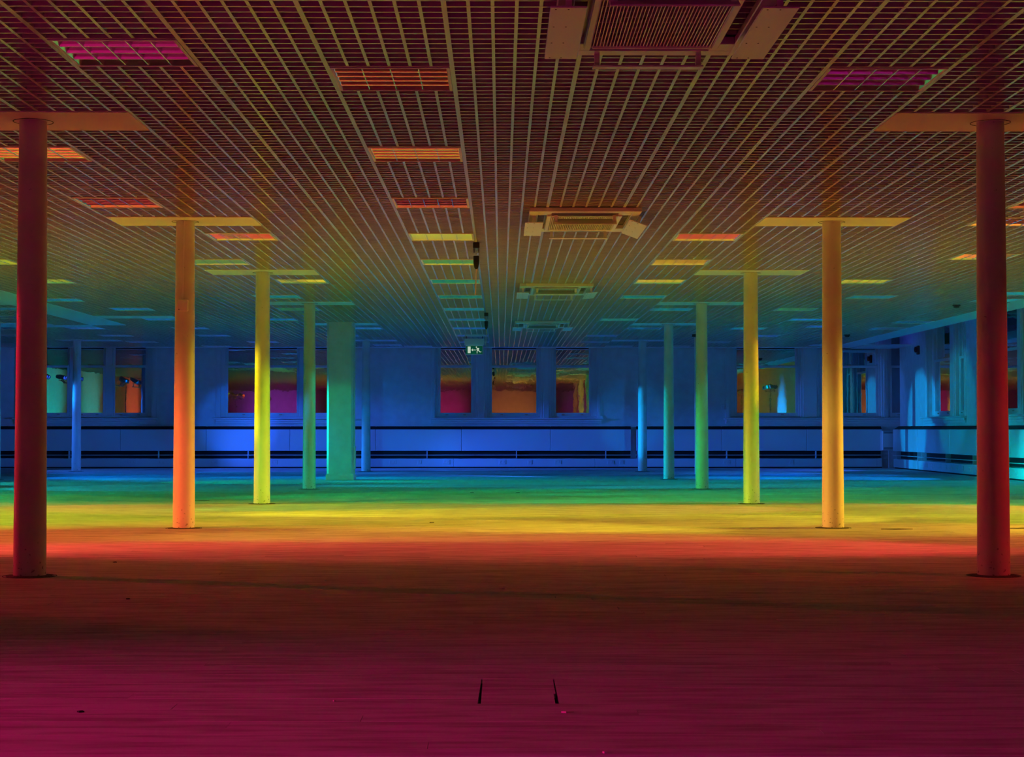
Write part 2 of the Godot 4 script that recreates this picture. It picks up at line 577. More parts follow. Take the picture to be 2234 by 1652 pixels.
# ---------------------------------------------------------------- shell
func room_shell() -> void:
	# back wall with window openings
	var b := struct("wall_back", "white plastered end wall with sash windows", "wall")
	var st := st_new()
	bd(st, LEFT_X - 0.2, 9.3, -0.02, 1.0, WALL_D, WALL_D + 0.3)
	bd(st, LEFT_X - 0.2, 9.3, 3.05, 3.45, WALL_D, WALL_D + 0.3)
	var cut := [LEFT_X - 0.2]
	for w in BACK_WINDOWS:
		cut.append(bxp(w[0]))
		cut.append(bxp(w[1]))
	cut.append(9.3)
	for i in range(0, cut.size(), 2):
		bd(st, cut[i], cut[i + 1], 1.0, 3.05, WALL_D, WALL_D + 0.3)
	put("plaster", st, M.wall, b)
	# right wall with window openings
	var r := struct("wall_right", "white plastered window wall along the side of the room", "wall")
	st = st_new()
	bd(st, RIGHT_X, RIGHT_X + 0.35, -0.02, 1.0, -4.2, 37.35)
	bd(st, RIGHT_X, RIGHT_X + 0.35, 3.05, 3.45, -4.2, 37.35)
	bd(st, RIGHT_X + 0.3, RIGHT_X + 0.55, -0.02, 3.45, 37.35, WALL_D)
	var prev := -4.2
	for w in RIGHT_WINDOWS:
		bd(st, RIGHT_X, RIGHT_X + 0.35, 1.0, 3.05, prev, w[0])
		prev = w[1]
	bd(st, RIGHT_X, RIGHT_X + 0.35, 1.0, 3.05, prev, 37.35)
	put("plaster", st, M.wall, r)
	st = st_new()
	bd(st, LEFT_X - 0.2, LEFT_X, -0.02, 3.45, -4.2, WALL_D)
	put("plaster", st, M.wall, struct("wall_left", "white plastered wall on the far side of the room", "wall"))
	st = st_new()
	bd(st, LEFT_X - 0.2, 9.0, -0.02, 3.45, -4.4, -4.2)
	put("plaster", st, M.wall, struct("wall_front", "white plastered wall behind the camera", "wall"))

# ---------------------------------------------------------------- floor
func board_mesh(len_: float, w: float) -> ArrayMesh:
	var st := st_new()
	var e := 0.0012
	var h := 0.018
	# top with eased long edges, sides
	quad(st, Vector3(0, 0, -e), Vector3(len_, 0, -e), Vector3(len_, 0, -w + e), Vector3(0, 0, -w + e), Vector3.UP)
	quad(st, Vector3(0, 0, -e), Vector3(len_, 0, -e), Vector3(len_, -e, 0), Vector3(0, -e, 0), Vector3(0, 1, 1))
	quad(st, Vector3(0, 0, -w + e), Vector3(len_, 0, -w + e), Vector3(len_, -e, -w), Vector3(0, -e, -w), Vector3(0, 1, -1))
	quad(st, Vector3(0, -e, 0), Vector3(len_, -e, 0), Vector3(len_, -h, 0), Vector3(0, -h, 0), Vector3.BACK)
	quad(st, Vector3(0, -e, -w), Vector3(len_, -e, -w), Vector3(len_, -h, -w), Vector3(0, -h, -w), Vector3.FORWARD)
	quad(st, Vector3(0, 0, 0), Vector3(0, 0, -w), Vector3(0, -h, -w), Vector3(0, -h, 0), Vector3.LEFT)
	quad(st, Vector3(len_, 0, 0), Vector3(len_, 0, -w), Vector3(len_, -h, -w), Vector3(len_, -h, 0), Vector3.RIGHT)
	st.generate_normals()
	return st.commit()

func floor_boards() -> void:
	var f := struct("floor", "worn pale painted board floor running across the room", "floor")
	var st := st_new()
	bd(st, LEFT_X - 0.2, 9.2, -0.14, -0.017, -4.4, WALL_D + 0.3)
	put("subfloor", st, M.subfloor, f)
	var pitch := 0.107
	var rest: Array[SurfaceTool] = []
	for i in 5:
		rest.append(st_new())
	var shared := {}
	var made := 0
	var rows := int((WALL_D + 4.2) / pitch)
	var order: Array[int] = []
	for r in rows:
		order.append(r)
	for r in order:
		var d := -4.2 + r * pitch
		var w := pitch - (0.0018 if rng.randf() < 0.8 else 0.0045)
		var x := LEFT_X - rng.randf() * 2.0
		var patch := d > 5.22 and d + pitch < 5.86
		while x < 8.45:
			var len_: float = [1.8, 2.4, 3.0, 3.6, 4.2][rng.randi() % 5]
			var gap := 0.0015 if rng.randf() < 0.85 else 0.005
			if patch and x < -0.061 and x + len_ > -1.0:
				len_ = -0.06 - x
				gap = 0.004 + 0.011 * (5.9 - d)
			elif patch and absf(x + 0.06) < 0.001:
				len_ = 0.235
				gap = 0.012 if d < 5.5 else 0.005
			var y := rng.randf_range(-0.0009, 0.0)
			var v := rng.randi() % 5
			var half := 0.32 * d + 0.4
			if d > 3.9 and made < 300 and x < half and x + len_ > -half:
				var key := "%.3f %.4f" % [len_ - gap, w]
				if not shared.has(key):
					shared[key] = board_mesh(len_ - gap, w)
				var o := put("board", shared[key], M.boards[v], f)
				o.position = P(x, y, d)
				made += 1
			else:
				var hi := minf(x + len_ - gap, 8.45)
				var lo := maxf(x, LEFT_X)
				if hi > lo + 0.01:
					bd(rest[v], lo, hi, y - 0.016, y, d, d + w, 63 - 4)
			x += len_
	var am := ArrayMesh.new()
	for i in 5:
		rest[i].generate_normals()
		rest[i].set_material(M.boards[i])
		rest[i].commit(am)
	var o := MeshInstance3D.new()
	o.name = "far_boarding"
	o.mesh = am
	o.set_meta("kind", "stuff")
	f.add_child(o)

# ---------------------------------------------------------------- ceiling
var taken := {}

func cell(x: float, d: float) -> Vector2i:
	return Vector2i(roundi((x - X0) / T), roundi((d - D0) / T))

func tile_mesh() -> ArrayMesh:
	var st := st_new()
	var hb := 0.0075
	var top := 0.05
	for k in range(1, 6):
		var x := k * 0.1
		bx(st, Vector3(x - hb, 0, -0.006), Vector3(x + hb, top, -T + 0.006), 63 - 8)
		bx(st, Vector3(0.006, 0.0006, -x - hb), Vector3(T - 0.006, top, -x + hb), 63 - 8)
	st.generate_normals()
	return st.commit()

# tile cells used by light fittings (x line, depth line) ; kind
const LIGHTS := [
	[-0.835, 8.43, 1], [-0.835, 10.83, 1], [-0.835, 13.23, 0], [-0.835, 15.63, 1], [-0.835, 18.03, 1], [-0.835, 20.43, 1], [-0.835, 22.83, 1], [-0.835, 25.23, 1], [-0.835, 27.63, 1], [-0.835, 30.03, 1], [-0.835, 32.43, 1], [-0.835, 34.83, 1],
	[1.565, 8.43, 0], [1.565, 15.63, 0], [1.565, 18.03, 0], [1.565, 20.43, 0], [1.565, 22.83, 1], [2.165, 25.23, 1], [1.565, 27.63, 0], [2.165, 30.03, 1], [1.565, 32.43, 1], [1.565, 34.83, 1], [2.165, 36.63, 1], [3.365, 36.63, 1],
	[-2.035, 7.83, 0], [-3.235, 10.83, 1], [-3.235, 13.23, 0], [-2.635, 15.63, 0], [-3.235, 18.03, 1], [-2.635, 20.43, 0], [-3.235, 22.83, 1], [-3.235, 25.23, 0], [-3.835, 27.63, 1], [-2.635, 30.03, 1], [-3.235, 32.43, 1], [-2.635, 36.03, 1], [-2.035, 36.63, 1],
	[-5.635, 18.03, 0], [-5.635, 20.43, 0], [-6.235, 23.43, 1], [-5.635, 25.23, 1], [-7.635, 25.23, 1], [-8.035, 27.03, 1], [-5.635, 27.63, 1], [-8.635, 30.03, 1], [-7.435, 30.03, 1], [-7.435, 32.43, 1], [-5.635, 30.03, 1], [-5.635, 32.43, 1], [-7.435, 34.83, 1], [-6.235, 36.63, 1], [-5.035, 34.83, 1], [-9.235, 32.43, 1],
	[3.965, 13.23, 0], [3.965, 14.43, 0], [4.565, 17.43, 0], [3.965, 20.43, 0], [4.565, 22.83, 1], [6.365, 22.23, 1], [6.365, 23.43, 1], [3.965, 25.23, 0], [4.565, 27.63, 1], [5.165, 29.43, 1], [3.965, 30.03, 0], [4.565, 32.43, 1], [3.965, 34.83, 1], [6.365, 28.23, 1], [6.365, 30.03, 1], [6.365, 36.03, 1]]
const AIRCON := [7.23, 14.43, 21.63, 28.83]
# plain panels: x line, depth line, tiles wide, tiles deep
const PANELS := [
	[-3.235, 9.63, 2, 1], [2.165, 9.63, 2, 1], [-3.235, 14.43, 2, 1], [2.165, 14.43, 2, 1], [-3.235, 19.23, 2, 1], [2.165, 19.23, 2, 1],
	[-3.235, 24.03, 2, 1], [2.165, 24.03, 2, 1], [-3.235, 28.83, 2, 1], [2.165, 28.83, 2, 1], [-3.235, 34.23, 2, 1], [2.165, 34.23, 2, 1],
	[-8.635, 34.23, 2, 1], [-8.635, 28.83, 2, 1], [-6.835, 21.63, 1, 13], [-6.235, 27.03, 2, 1], [-9.235, 29.43, 4, 1], [-9.235, 24.03, 4, 1]]

func suspended_ceiling() -> void:
	var c := struct("ceiling", "open-cell metal grid ceiling of square tiles", "ceiling")
	var st := st_new()
	bd(st, LEFT_X - 0.2, 9.2, 3.35, 3.5, -4.4, WALL_D + 0.3)
	put("slab", st, M.plenum, c)
	for p in PANELS:
		var k := cell(p[0], p[1])
		for i in p[2]:
			for j in p[3]:
				taken[k + Vector2i(i, j)] = true
	for l in LIGHTS:
		taken[cell(l[0], l[1])] = true
	for d in AIRCON:
		taken[cell(0.365, d)] = true
		taken[cell(0.365, d - T)] = true
	# plain panels around the columns and where partitions once stood
	for p in PANELS:
		st = st_new()
		var k := cell(p[0], p[1])
		var x: float = X0 + k.x * T
		var d: float = D0 + k.y * T
		for i in p[2]:
			pass
		bevd(st, x + 0.004, x + p[2] * T - 0.004, CEIL - 0.006, CEIL + 0.012, d + 0.004, d + p[3] * T - 0.004, 0.003)
		put("plain_panel", st, M.panel, c)
	# tees
	for i in range(-19, 14):
		st = st_new()
		var x := X0 + i * T
		bd(st, x - 0.011, x + 0.011, CEIL - 0.0012, CEIL + 0.05, -4.0, 37.23)
		put("main_tee", st, M.tee, c)
	for j in range(-20, 49):
		st = st_new()
		var d := D0 + j * T
		bd(st, LEFT_X + 0.3, 6.965, CEIL - 0.0006, CEIL + 0.05, d - 0.009, d + 0.009)
		put("cross_tee", st, M.tee, c)
	# plain margins: along the windows on the right and at the far end
	st = st_new()
	for k in 12:
		bevd(st, 6.97, 7.44, CEIL - 0.004, CEIL + 0.02, -4.0 + k * 3.44, -4.0 + k * 3.44 + 3.436, 0.003)
	bd(st, 7.43, 7.45, CEIL - 0.005, CEIL + 0.14, -4.0, 37.3)
	put("margin_strip", st, M.panel, c)
	st = st_new()
	for k in 8:
		bevd(st, LEFT_X + k * 2.5, LEFT_X + k * 2.5 + 2.496, CEIL - 0.004, CEIL + 0.02, 37.24, 37.6, 0.003)
	bd(st, LEFT_X, 7.45, CEIL - 0.005, CEIL + 0.16, 37.585, 37.6)
	put("end_strip", st, M.panel, c)
	# bulkhead closing the recess in the corner
	st = st_new()
	bd(st, 7.45, 8.43, CEIL - 0.02, CEIL + 0.01, 36.2, 37.6)
	put("corner_soffit", st, M.panel, c)
	# tiles: the 300 that show largest as parts, the rest together
	var tm := tile_mesh()
	var near: Array = []
	var far: Array[Vector2i] = []
	for i in range(-19, 13):
		for j in range(-20, 48):
			var k := Vector2i(i, j)
			if taken.has(k):
				continue
			var x := X0 + (i + 0.5) * T
			var d := D0 + (j + 0.5) * T
			if d > 7.0 and absf(x) < 0.3 * d + 0.2:
				near.append([d, k])
			else:
				far.append(k)
	near.sort_custom(func(a, b): return a[0] < b[0] if a[0] != b[0] else a[1].x < b[1].x)
	for n in near.size():
		var k: Vector2i = near[n][1]
		if n < 300:
			var o := put("grid_tile", tm, M.ceiling, c)
			o.position = P(X0 + k.x * T, CEIL, D0 + k.y * T)
		else:
			far.append(k)
	var mm := MultiMesh.new()
	mm.transform_format = MultiMesh.TRANSFORM_3D
	mm.mesh = tm
	mm.instance_count = far.size()
	for n in far.size():
		mm.set_instance_transform(n, Transform3D(Basis.IDENTITY, P(X0 + far[n].x * T, CEIL, D0 + far[n].y * T)))
	var mi := MultiMeshInstance3D.new()
	mi.name = "far_grid_tiling"
	mi.multimesh = mm
	mi.material_override = M.ceiling
	mi.set_meta("kind", "stuff")
	c.add_child(mi)

# ---------------------------------------------------------------- windows
# outer opening left px, right px, [sash left px, sash right px] ... at the back wall
const BACK_WINDOWS := [
	[48, 334, [[60, 153], [163, 231], [247, 323]]],
	[483, 752, [[493, 653], [662, 740]]],
	[950, 1302, [[956, 1033], [1068, 1175], [1208, 1290]]],
	[1592, 2030, [[1603, 1741], [1792, 1917], [1942, 2018]]]]
# depth from, depth to, [sash from, sash to] ...
const RIGHT_WINDOWS := [
	[26.2, 30.75, [[26.35, 27.5], [27.95, 28.6], [29.0, 30.55]]],
	[32.1, 34.95, [[32.2, 32.85], [33.35, 34.8]]]]

func bxp(px: float) -> float:
	return (px - 1093.0) * 37.85 / FOCAL

# a sash pair in local coordinates: u along the wall, y up, n towards the room; put() through a basis
func sash(parent: Node3D, xf: Transform3D, u1: float, u2: float, y1: float, ym: float, y2: float) -> void:
	var fr := 0.05
	for part in [["lower_sash", y1, ym, 0.03], ["upper_sash", ym - 0.045, y2, -0.015]]:
		var st := st_new()
		var a: float = part[1]
		var b: float = part[2]
		var n: float = part[3]
		var r0 := 0.075 if part[0] == "lower_sash" else 0.05
		bev(st, xf * Vector3(u1, a, n - 0.02), xf * Vector3(u1 + fr, b, n + 0.02), 0.004)
		bev(st, xf * Vector3(u2 - fr, a, n - 0.02), xf * Vector3(u2, b, n + 0.02), 0.004)
		bev(st, xf * Vector3(u1 + fr, a, n - 0.02), xf * Vector3(u2 - fr, a + r0, n + 0.02), 0.004)
		bev(st, xf * Vector3(u1 + fr, b - 0.05, n - 0.02), xf * Vector3(u2 - fr, b, n + 0.02), 0.004)
		var o := put(part[0], st, M.trim, parent)
		st = st_new()
		bx(st, xf * Vector3(u1 + fr - 0.005, a + r0 - 0.005, n - 0.003), xf * Vector3(u2 - fr + 0.005, b - 0.045, n - 0.0005))
		put("pane", st, M.glass, o)
	var st2 := st_new()
	var um := (u1 + u2) / 2.0
	bev(st2, xf * Vector3(um - 0.035, ym, 0.01), xf * Vector3(um + 0.035, ym + 0.022, 0.05), 0.004)
	put("latch", st2, M.brass, parent)
	st2 = st_new()
	for s in [-0.25, 0.25]:
		bev(st2, xf * Vector3(um + s * (u2 - u1) - 0.03, y1 + 0.025, 0.05), xf * Vector3(um + s * (u2 - u1) + 0.03, y1 + 0.04, 0.075), 0.004)
	put("sash_lift", st2, M.brass, parent)

func window(n: int, xf: Transform3D, u1: float, u2: float, sashes: Array, deep: float) -> void:
	var w := struct("window_%d" % n)
	var y0 := 1.0
	var y1 := 3.05
	var st := st_new()
	# box frame posts between the sashes, with stepped mouldings
	var edges := [u1]
	for s in sashes:
		edges.append(s[0])
		edges.append(s[1])
	edges.append(u2)
	for i in range(0, edges.size(), 2):
		var a: float = edges[i]
		var b: float = edges[i + 1]
		if b - a < 0.005:
			continue
		bev(st, xf * Vector3(a, y0 + 0.1, -0.1), xf * Vector3(b, y1, 0.055), 0.006)
		if b - a > 0.2:
			bev(st, xf * Vector3(a + 0.05, y0 + 0.06, 0.05), xf * Vector3(b - 0.05, y1, deep - 0.03), 0.008)
			bev(st, xf * Vector3(a + 0.1, y0 + 0.06, 0.05), xf * Vector3(b - 0.1, y1, deep - 0.015), 0.008)
	bev(st, xf * Vector3(u1, y1 - 0.08, -0.1), xf * Vector3(u2, y1, 0.055), 0.006)
	bev(st, xf * Vector3(u1, y0, -0.1), xf * Vector3(u2, y0 + 0.1, 0.05), 0.006)
	put("window_frame", st, M.trim, w)
	# architrave on the wall face
	st = st_new()
	for q in [[u1 - 0.1, u1 + 0.005], [u2 - 0.005, u2 + 0.1]]:
		bev(st, xf * Vector3(q[0], y0 + 0.06, deep - 0.02), xf * Vector3(q[1], y1, deep + 0.018), 0.006)
		bev(st, xf * Vector3(q[0] + 0.025, y0 + 0.06, deep), xf * Vector3(q[1] - 0.025, y1, deep + 0.028), 0.006)
	put("architrave", st, M.trim, w)
	st = st_new()
	bev(st, xf * Vector3(u1 - 0.14, y0 + 0.035, -0.05), xf * Vector3(u2 + 0.14, y0 + 0.065, deep + 0.12), 0.008)
	bev(st, xf * Vector3(u1 - 0.1, y0 - 0.06, deep - 0.02), xf * Vector3(u2 + 0.1, y0 + 0.036, deep + 0.035), 0.008)
	bev(st, xf * Vector3(u1 - 0.1, y0 - 0.02, deep - 0.02), xf * Vector3(u2 + 0.1, y0 + 0.036, deep + 0.06), 0.012)
	put("window_sill", st, M.trim, w)
	for s in sashes:
		sash(w, xf, s[0], s[1], y0 + 0.1, 2.19, y1 - 0.08)

func windows() -> void:
	var n := 1
	for w in BACK_WINDOWS:
		var ss := []
		for s in w[2]:
			ss.append([bxp(s[0]), bxp(s[1])])
		# local: u = x, y = y, n = towards the camera
		window(n, Transform3D(Basis.IDENTITY, P(0, 0, WALL_D + 0.13)), bxp(w[0]), bxp(w[1]), ss, 0.13)
		n += 1
	for w in RIGHT_WINDOWS:
		var ss := []
		for s in w[2]:
			ss.append([s[0], s[1]])
		# u = depth, n = towards -x
		var b := Basis(Vector3(0, 0, -1), Vector3(0, 1, 0), Vector3(-1, 0, 0))
		window(n, Transform3D(b, Vector3(RIGHT_X + 0.15, 0, 0)), w[0], w[1], ss, 0.15)
		n += 1

# ---------------------------------------------------------------- columns
func column(x: float, d: float, label: String, group := "") -> Node3D:
	var t := thing("round_column", label, "column", P(x, 0, d), group)
	put("shaft", lathe([Vector2(0.0905, 0.0), Vector2(0.0895, 0.25), Vector2(0.086, 0.9), Vector2(0.0815, 1.7), Vector2(0.076, CEIL - 0.0)], 40), M.column, t)
	var st := st_new()
	# rough infill round the foot, set in the boards
	var n := 26
	var r := RandomNumberGenerator.new()
	r.seed = int(x * 100.0) + int(d * 37.0)
	var ring: Array[Vector3] = []
	for k in n:
		var a := TAU * k / n
		ring.append(Vector3(cos(a), 0, sin(a)) * r.randf_range(0.118, 0.15))
	for k in n:
		var a := ring[k]
		var b := ring[(k + 1) % n]
		var i1 := a.normalized() * 0.088
		var i2 := b.normalized() * 0.088
		quad(st, i1 + Vector3(0, 0.008, 0), i2 + Vector3(0, 0.008, 0), b + Vector3(0, 0.002, 0), a + Vector3(0, 0.002, 0), Vector3.UP)
		quad(st, a + Vector3(0, 0.002, 0), b + Vector3(0, 0.002, 0), b - Vector3(0, 0.016, 0), a - Vector3(0, 0.016, 0), a + b)
	put("foot_infill", st, M.mortar, t)
	put("foot_joint", lathe([Vector2(0.146, 0.0005), Vector2(0.146, 0.0025), Vector2(0.1495, 0.0025), Vector2(0.1495, 0.0005)], 40), M.black_paint, t)
	put("head_collar", lathe([Vector2(0.108, CEIL - 0.0062), Vector2(0.108, CEIL - 0.0085), Vector2(0.112, CEIL - 0.0085), Vector2(0.112, CEIL - 0.0062)], 32), M.mortar, t)
	return t

func columns() -> void:
	var lx := -2.635
	var rx := 2.765
	column(lx, 9.93, "slim round column washed in dark red light", "dark red columns")
	column(rx, 9.93, "slim round column washed in dark red light", "dark red columns")
	var c := column(lx, 14.73, "slim round column washed in orange light with junction box and conduit")
	var st := st_new()
	bar(st, Vector3(-0.004, 1.89, 0.083), Vector3(0.006, CEIL, 0.08), 0.006)
	put("conduit", st, M.enamel, c)
	st = st_new()
	bev(st, Vector3(-0.042, 1.80, 0.06), Vector3(0.042, 1.895, 0.118), 0.005)
	var jb := put("junction_box", st, M.enamel, c)
	st = st_new()
	bar(st, Vector3(-0.028, 1.813, 0.117), Vector3(-0.028, 1.813, 0.1195), 0.004)
	put("screw", st, M.black, jb)
	column(rx, 14.73, "slim round column washed in amber light, plain without any box")
	column(lx, 19.53, "slim round column washed in bright yellow light", "bright yellow columns")
	column(rx, 19.53, "slim round column washed in bright yellow light", "bright yellow columns")
	column(lx, 24.33, "slim round column washed in green light", "green columns")
	column(rx, 24.33, "slim round column washed in green light", "green columns")
	column(rx, 29.13, "slim round column washed in teal light standing between green and blue columns")
	column(-8.28, 29.0, "slim round column washed in teal light at the edge of the view")
	column(lx, 34.55, "slim round column washed in blue light near the end wall", "blue columns")
	column(rx, 34.55, "slim round column washed in blue light near the end wall", "blue columns")
	column(-8.28, 34.55, "slim round column washed in blue light near the end wall", "blue columns")
	# square pillar
	var d := 28.6
	var x1 := (713.0 - 1093.0) * d / FOCAL
	var x2 := (771.0 - 1093.0) * d / FOCAL
	var w := x2 - x1
	var p := thing("square_pillar", "broad square pillar with chamfered edges and plinth, washed in teal", "pillar", P((x1 + x2) / 2.0, 0, d + w / 2.0))
	st = st_new()
	var hw := w / 2.0
	var ch := 0.035
	var oct: Array[Vector2] = [Vector2(-hw + ch, hw), Vector2(hw - ch, hw), Vector2(hw, hw - ch), Vector2(hw, -hw + ch), Vector2(hw - ch, -hw), Vector2(-hw + ch, -hw), Vector2(-hw, -hw + ch), Vector2(-hw, hw - ch)]
	for k in 8:
		var a := oct[k]
		var b := oct[(k + 1) % 8]
		quad(st, Vector3(a.x, 0.1, a.y), Vector3(b.x, 0.1, b.y), Vector3(b.x, CEIL, b.y), Vector3(a.x, CEIL, a.y), Vector3(a.x + b.x, 0, a.y + b.y))
	put("shaft", st, M.wall, p)
	st = st_new()
	bev(st, Vector3(-hw - 0.012, 0.0, -hw - 0.012), Vector3(hw + 0.012, 0.085, hw + 0.012), 0.006)
	bev(st, Vector3(-hw - 0.004, 0.08, -hw - 0.004), Vector3(hw + 0.004, 0.105, hw + 0.004), 0.004)
	put("plinth", st, M.trim, p)
	st = st_new()
	bar(st, Vector3(hw + 0.012, 0.1, hw - 0.07), Vector3(hw + 0.012, CEIL - 0.1, hw - 0.07), 0.009)
	bar(st, Vector3(hw + 0.012, CEIL - 0.1, hw - 0.07), Vector3(hw - 0.03, CEIL - 0.03, hw + 0.012), 0.009)
	put("conduit", st, M.enamel, p)
	st = st_new()
	bev(st, Vector3(hw, 0.18, hw - 0.12), Vector3(hw + 0.035, 0.55, hw - 0.02), 0.004)
	put("cable_trunk", st, M.enamel, p)
	# slim service post behind the green column
	var sp := thing("service_post", "thin pale blue service post beside a green column", "post", P(3.57, 0, 32.3))
	put("pole", lathe([Vector2(0.034, 0.0), Vector2(0.034, CEIL - 0.05)], 20), M.enamel, sp)
	put("cap", lathe([Vector2(0.036, CEIL - 0.05), Vector2(0.075, CEIL - 0.045), Vector2(0.075, CEIL - 0.001), Vector2(0.0, CEIL - 0.001)], 20), M.black, sp)

# ---------------------------------------------------------------- heating casings and sockets along the walls
# local: u along the wall, y up, n out of the wall into the room
func casing(called: String, label: String, xf: Transform3D, u1: float, u2: float, joints: Array) -> void:
	var t := thing(called, label, "heater casing", xf.origin)
	var L := Transform3D(xf.basis, Vector3.ZERO)
	var st := st_new()
	bx(st, L * Vector3(u1 + 0.01, 0.36, 0.0), L * Vector3(u2 - 0.01, 0.875, 0.08))
	put("back_box", st, M.black_paint, t)
	var e := [u1]
	e.append_array(joints)
	e.append(u2)
	for i in e.size() - 1:
		st = st_new()
		bev(st, L * Vector3(e[i] + 0.003, 0.365, 0.1), L * Vector3(e[i + 1] - 0.003, 0.82, 0.16), 0.006)
		bx(st, L * Vector3(e[i] + 0.003, 0.365, 0.0), L * Vector3(e[i] + 0.02, 0.82, 0.11))
		bx(st, L * Vector3(e[i + 1] - 0.02, 0.365, 0.0), L * Vector3(e[i + 1] - 0.003, 0.82, 0.11))
		put("panel", st, M.casing, t)
		st = st_new()
		# sloping top grille
		var a := L * Vector3(e[i] + 0.003, 0.82, 0.15)
		var b := L * Vector3(e[i + 1] - 0.003, 0.82, 0.15)
		var c2 := L * Vector3(e[i + 1] - 0.003, 0.885, 0.04)
		var d2 := L * Vector3(e[i] + 0.003, 0.885, 0.04)
		quad(st, a, b, c2, d2, L.basis * Vector3(0, 1, 1))
		put("grille", st, M.black_paint, t)
		st = st_new()
		for k in 4:
			var f := 0.16 + k * 0.24
			var q := a.lerp(d2, f)
			var q2 := b.lerp(c2, f)
			bar(st, q, q2, 0.0035, 5)
		put("grille_bar", st, M.black, t)
	st = st_new()
	bev(st, L * Vector3(u1, 0.268, 0.0), L * Vector3(u2, 0.282, 0.165), 0.004)
	put("ledge", st, M.casing, t)
	st = st_new()
	bx(st, L * Vector3(u1 + 0.01, 0.21, 0.0), L * Vector3(u2 - 0.01, 0.36, 0.05))
	put("bottom_grille", st, M.black_paint, t)
	for k in range(int((u2 - u1) / 1.9) + 1):
		var u := minf(u1 + 0.02 + k * 1.9, u2 - 0.03)
		st = st_new()
		bx(st, L * Vector3(u, 0.2, 0.0), L * Vector3(u + 0.018, 0.37, 0.15))
		put("bracket", st, M.casing, t)

func trunking(called: String, label: String, xf: Transform3D, u1: float, u2: float) -> void:
	var t := thing(called, label, "cable trunking", xf.origin)
	var L := Transform3D(xf.basis, Vector3.ZERO)
	var u := u1
	while u < u2 - 0.05:
		var v := minf(u + 3.0, u2)
		var st := st_new()
		bev(st, L * Vector3(u, 0.024, 0.0), L * Vector3(v - 0.003, 0.2, 0.15), 0.005)
		put("cover", st, M.casing, t)
		u = v
	var st2 := st_new()
	bx(st2, L * Vector3(u1, 0.0, 0.0), L * Vector3(u2, 0.025, 0.12))
	put("base", st2, M.black, t)

func socket_mesh(w: float) -> Array:
	var st := st_new()
	bev(st, Vector3(-w / 2, -0.043, 0), Vector3(w / 2, 0.043, 0.012), 0.004)
	var st2 := st_new()
	for s in ([0.0] if w < 0.1 else [-0.036, 0.036]):
		bev(st2, Vector3(s - 0.008, 0.012, 0.01), Vector3(s + 0.008, 0.034, 0.017), 0.003)
	var st3 := st_new()
	for s in ([0.0] if w < 0.1 else [-0.036, 0.036]):
		bx(st3, Vector3(s - 0.003, 0.0, 0.011), Vector3(s + 0.003, 0.008, 0.0125))
		bx(st3, Vector3(s - 0.014, -0.018, 0.011), Vector3(s - 0.007, -0.013, 0.0125))
		bx(st3, Vector3(s + 0.007, -0.018, 0.011), Vector3(s + 0.014, -0.013, 0.0125))
	for s in [st, st2, st3]:
		s.generate_normals()
	return [st.commit(), st2.commit(), st3.commit()]

func casings() -> void:
	var back := Transform3D(Basis.IDENTITY, P(0, 0, WALL_D - 0.003))
	var bp := func(px: float) -> float: return (px - 1093.0) * 37.6 / FOCAL
	casing("heater_casing", "long pale panelled heater casing under the end wall windows", back, LEFT_X, bp.call(1377), [bp.call(40), bp.call(264), bp.call(451), bp.call(633), bp.call(820), bp.call(1007), bp.call(1201)])
	casing("heater_casing", "short panelled heater casing on the end wall towards the window corner", back, bp.call(1388), bp.call(1925), [bp.call(1575), bp.call(1760)])
	var side := Transform3D(Basis(Vector3(0, 0, -1), Vector3(0, 1, 0), Vector3(-1, 0, 0)), Vector3(RIGHT_X - 0.003, 0, 0))
	casing("heater_casing", "panelled heater casing along the side window wall", side, 12.0, 35.1, [14.0, 16.1, 18.2, 20.3, 22.4, 24.5, 26.6, 28.7, 30.8, 32.6])
	casing("heater_casing", "narrow heater casing wrapping the corner pier", side, 35.13, 37.3, [36.2])
	trunking("cable_trunking", "pale skirting trunking with sockets along the end wall", back, LEFT_X, bp.call(1925))
	trunking("cable_trunking", "pale skirting trunking full of sockets along the side window wall", side, 10.0, 35.1)
	trunking("cable_trunking", "short skirting trunking at the foot of the corner pier", side, 35.18, 37.3)
	var dbl := socket_mesh(0.146)
	var sgl := socket_mesh(0.086)
	for s in [[290, 1], [354, 1], [467, 1], [599, 1], [857, 1], [915, 0], [974, 1], [1096, 1], [1156, 0], [1217, 1], [1332, 1], [1356, 0], [1585, 1], [1726, 0]]:
		var t := thing("wall_socket", ("white double power socket" if s[1] else "white single data socket") + " on the end wall skirting trunking", "socket", P(bp.call(s[0]), 0.125, WALL_D - 0.15), "sockets on the end wall trunking")
		var q: Array = dbl if s[1] else sgl
		put("plate", q[0], M.enamel, t)
		put("switch", q[1], M.trim, t)
		put("pin_hole", q[2], M.black, t)
	for dd in [34.75, 34.4, 34.0, 33.3, 32.9, 32.55, 32.1, 31.7, 31.25, 30.8, 28.4]:
		var t := thing("wall_socket", "white double power socket on the side window wall trunking", "socket", P(RIGHT_X - 0.15, 0.12, dd), "sockets on the side wall trunking")
		t.rotation.y = -PI / 2
		put("plate", dbl[0], M.enamel, t)
		put("switch", dbl[1], M.trim, t)
		put("pin_hole", dbl[2], M.black, t)

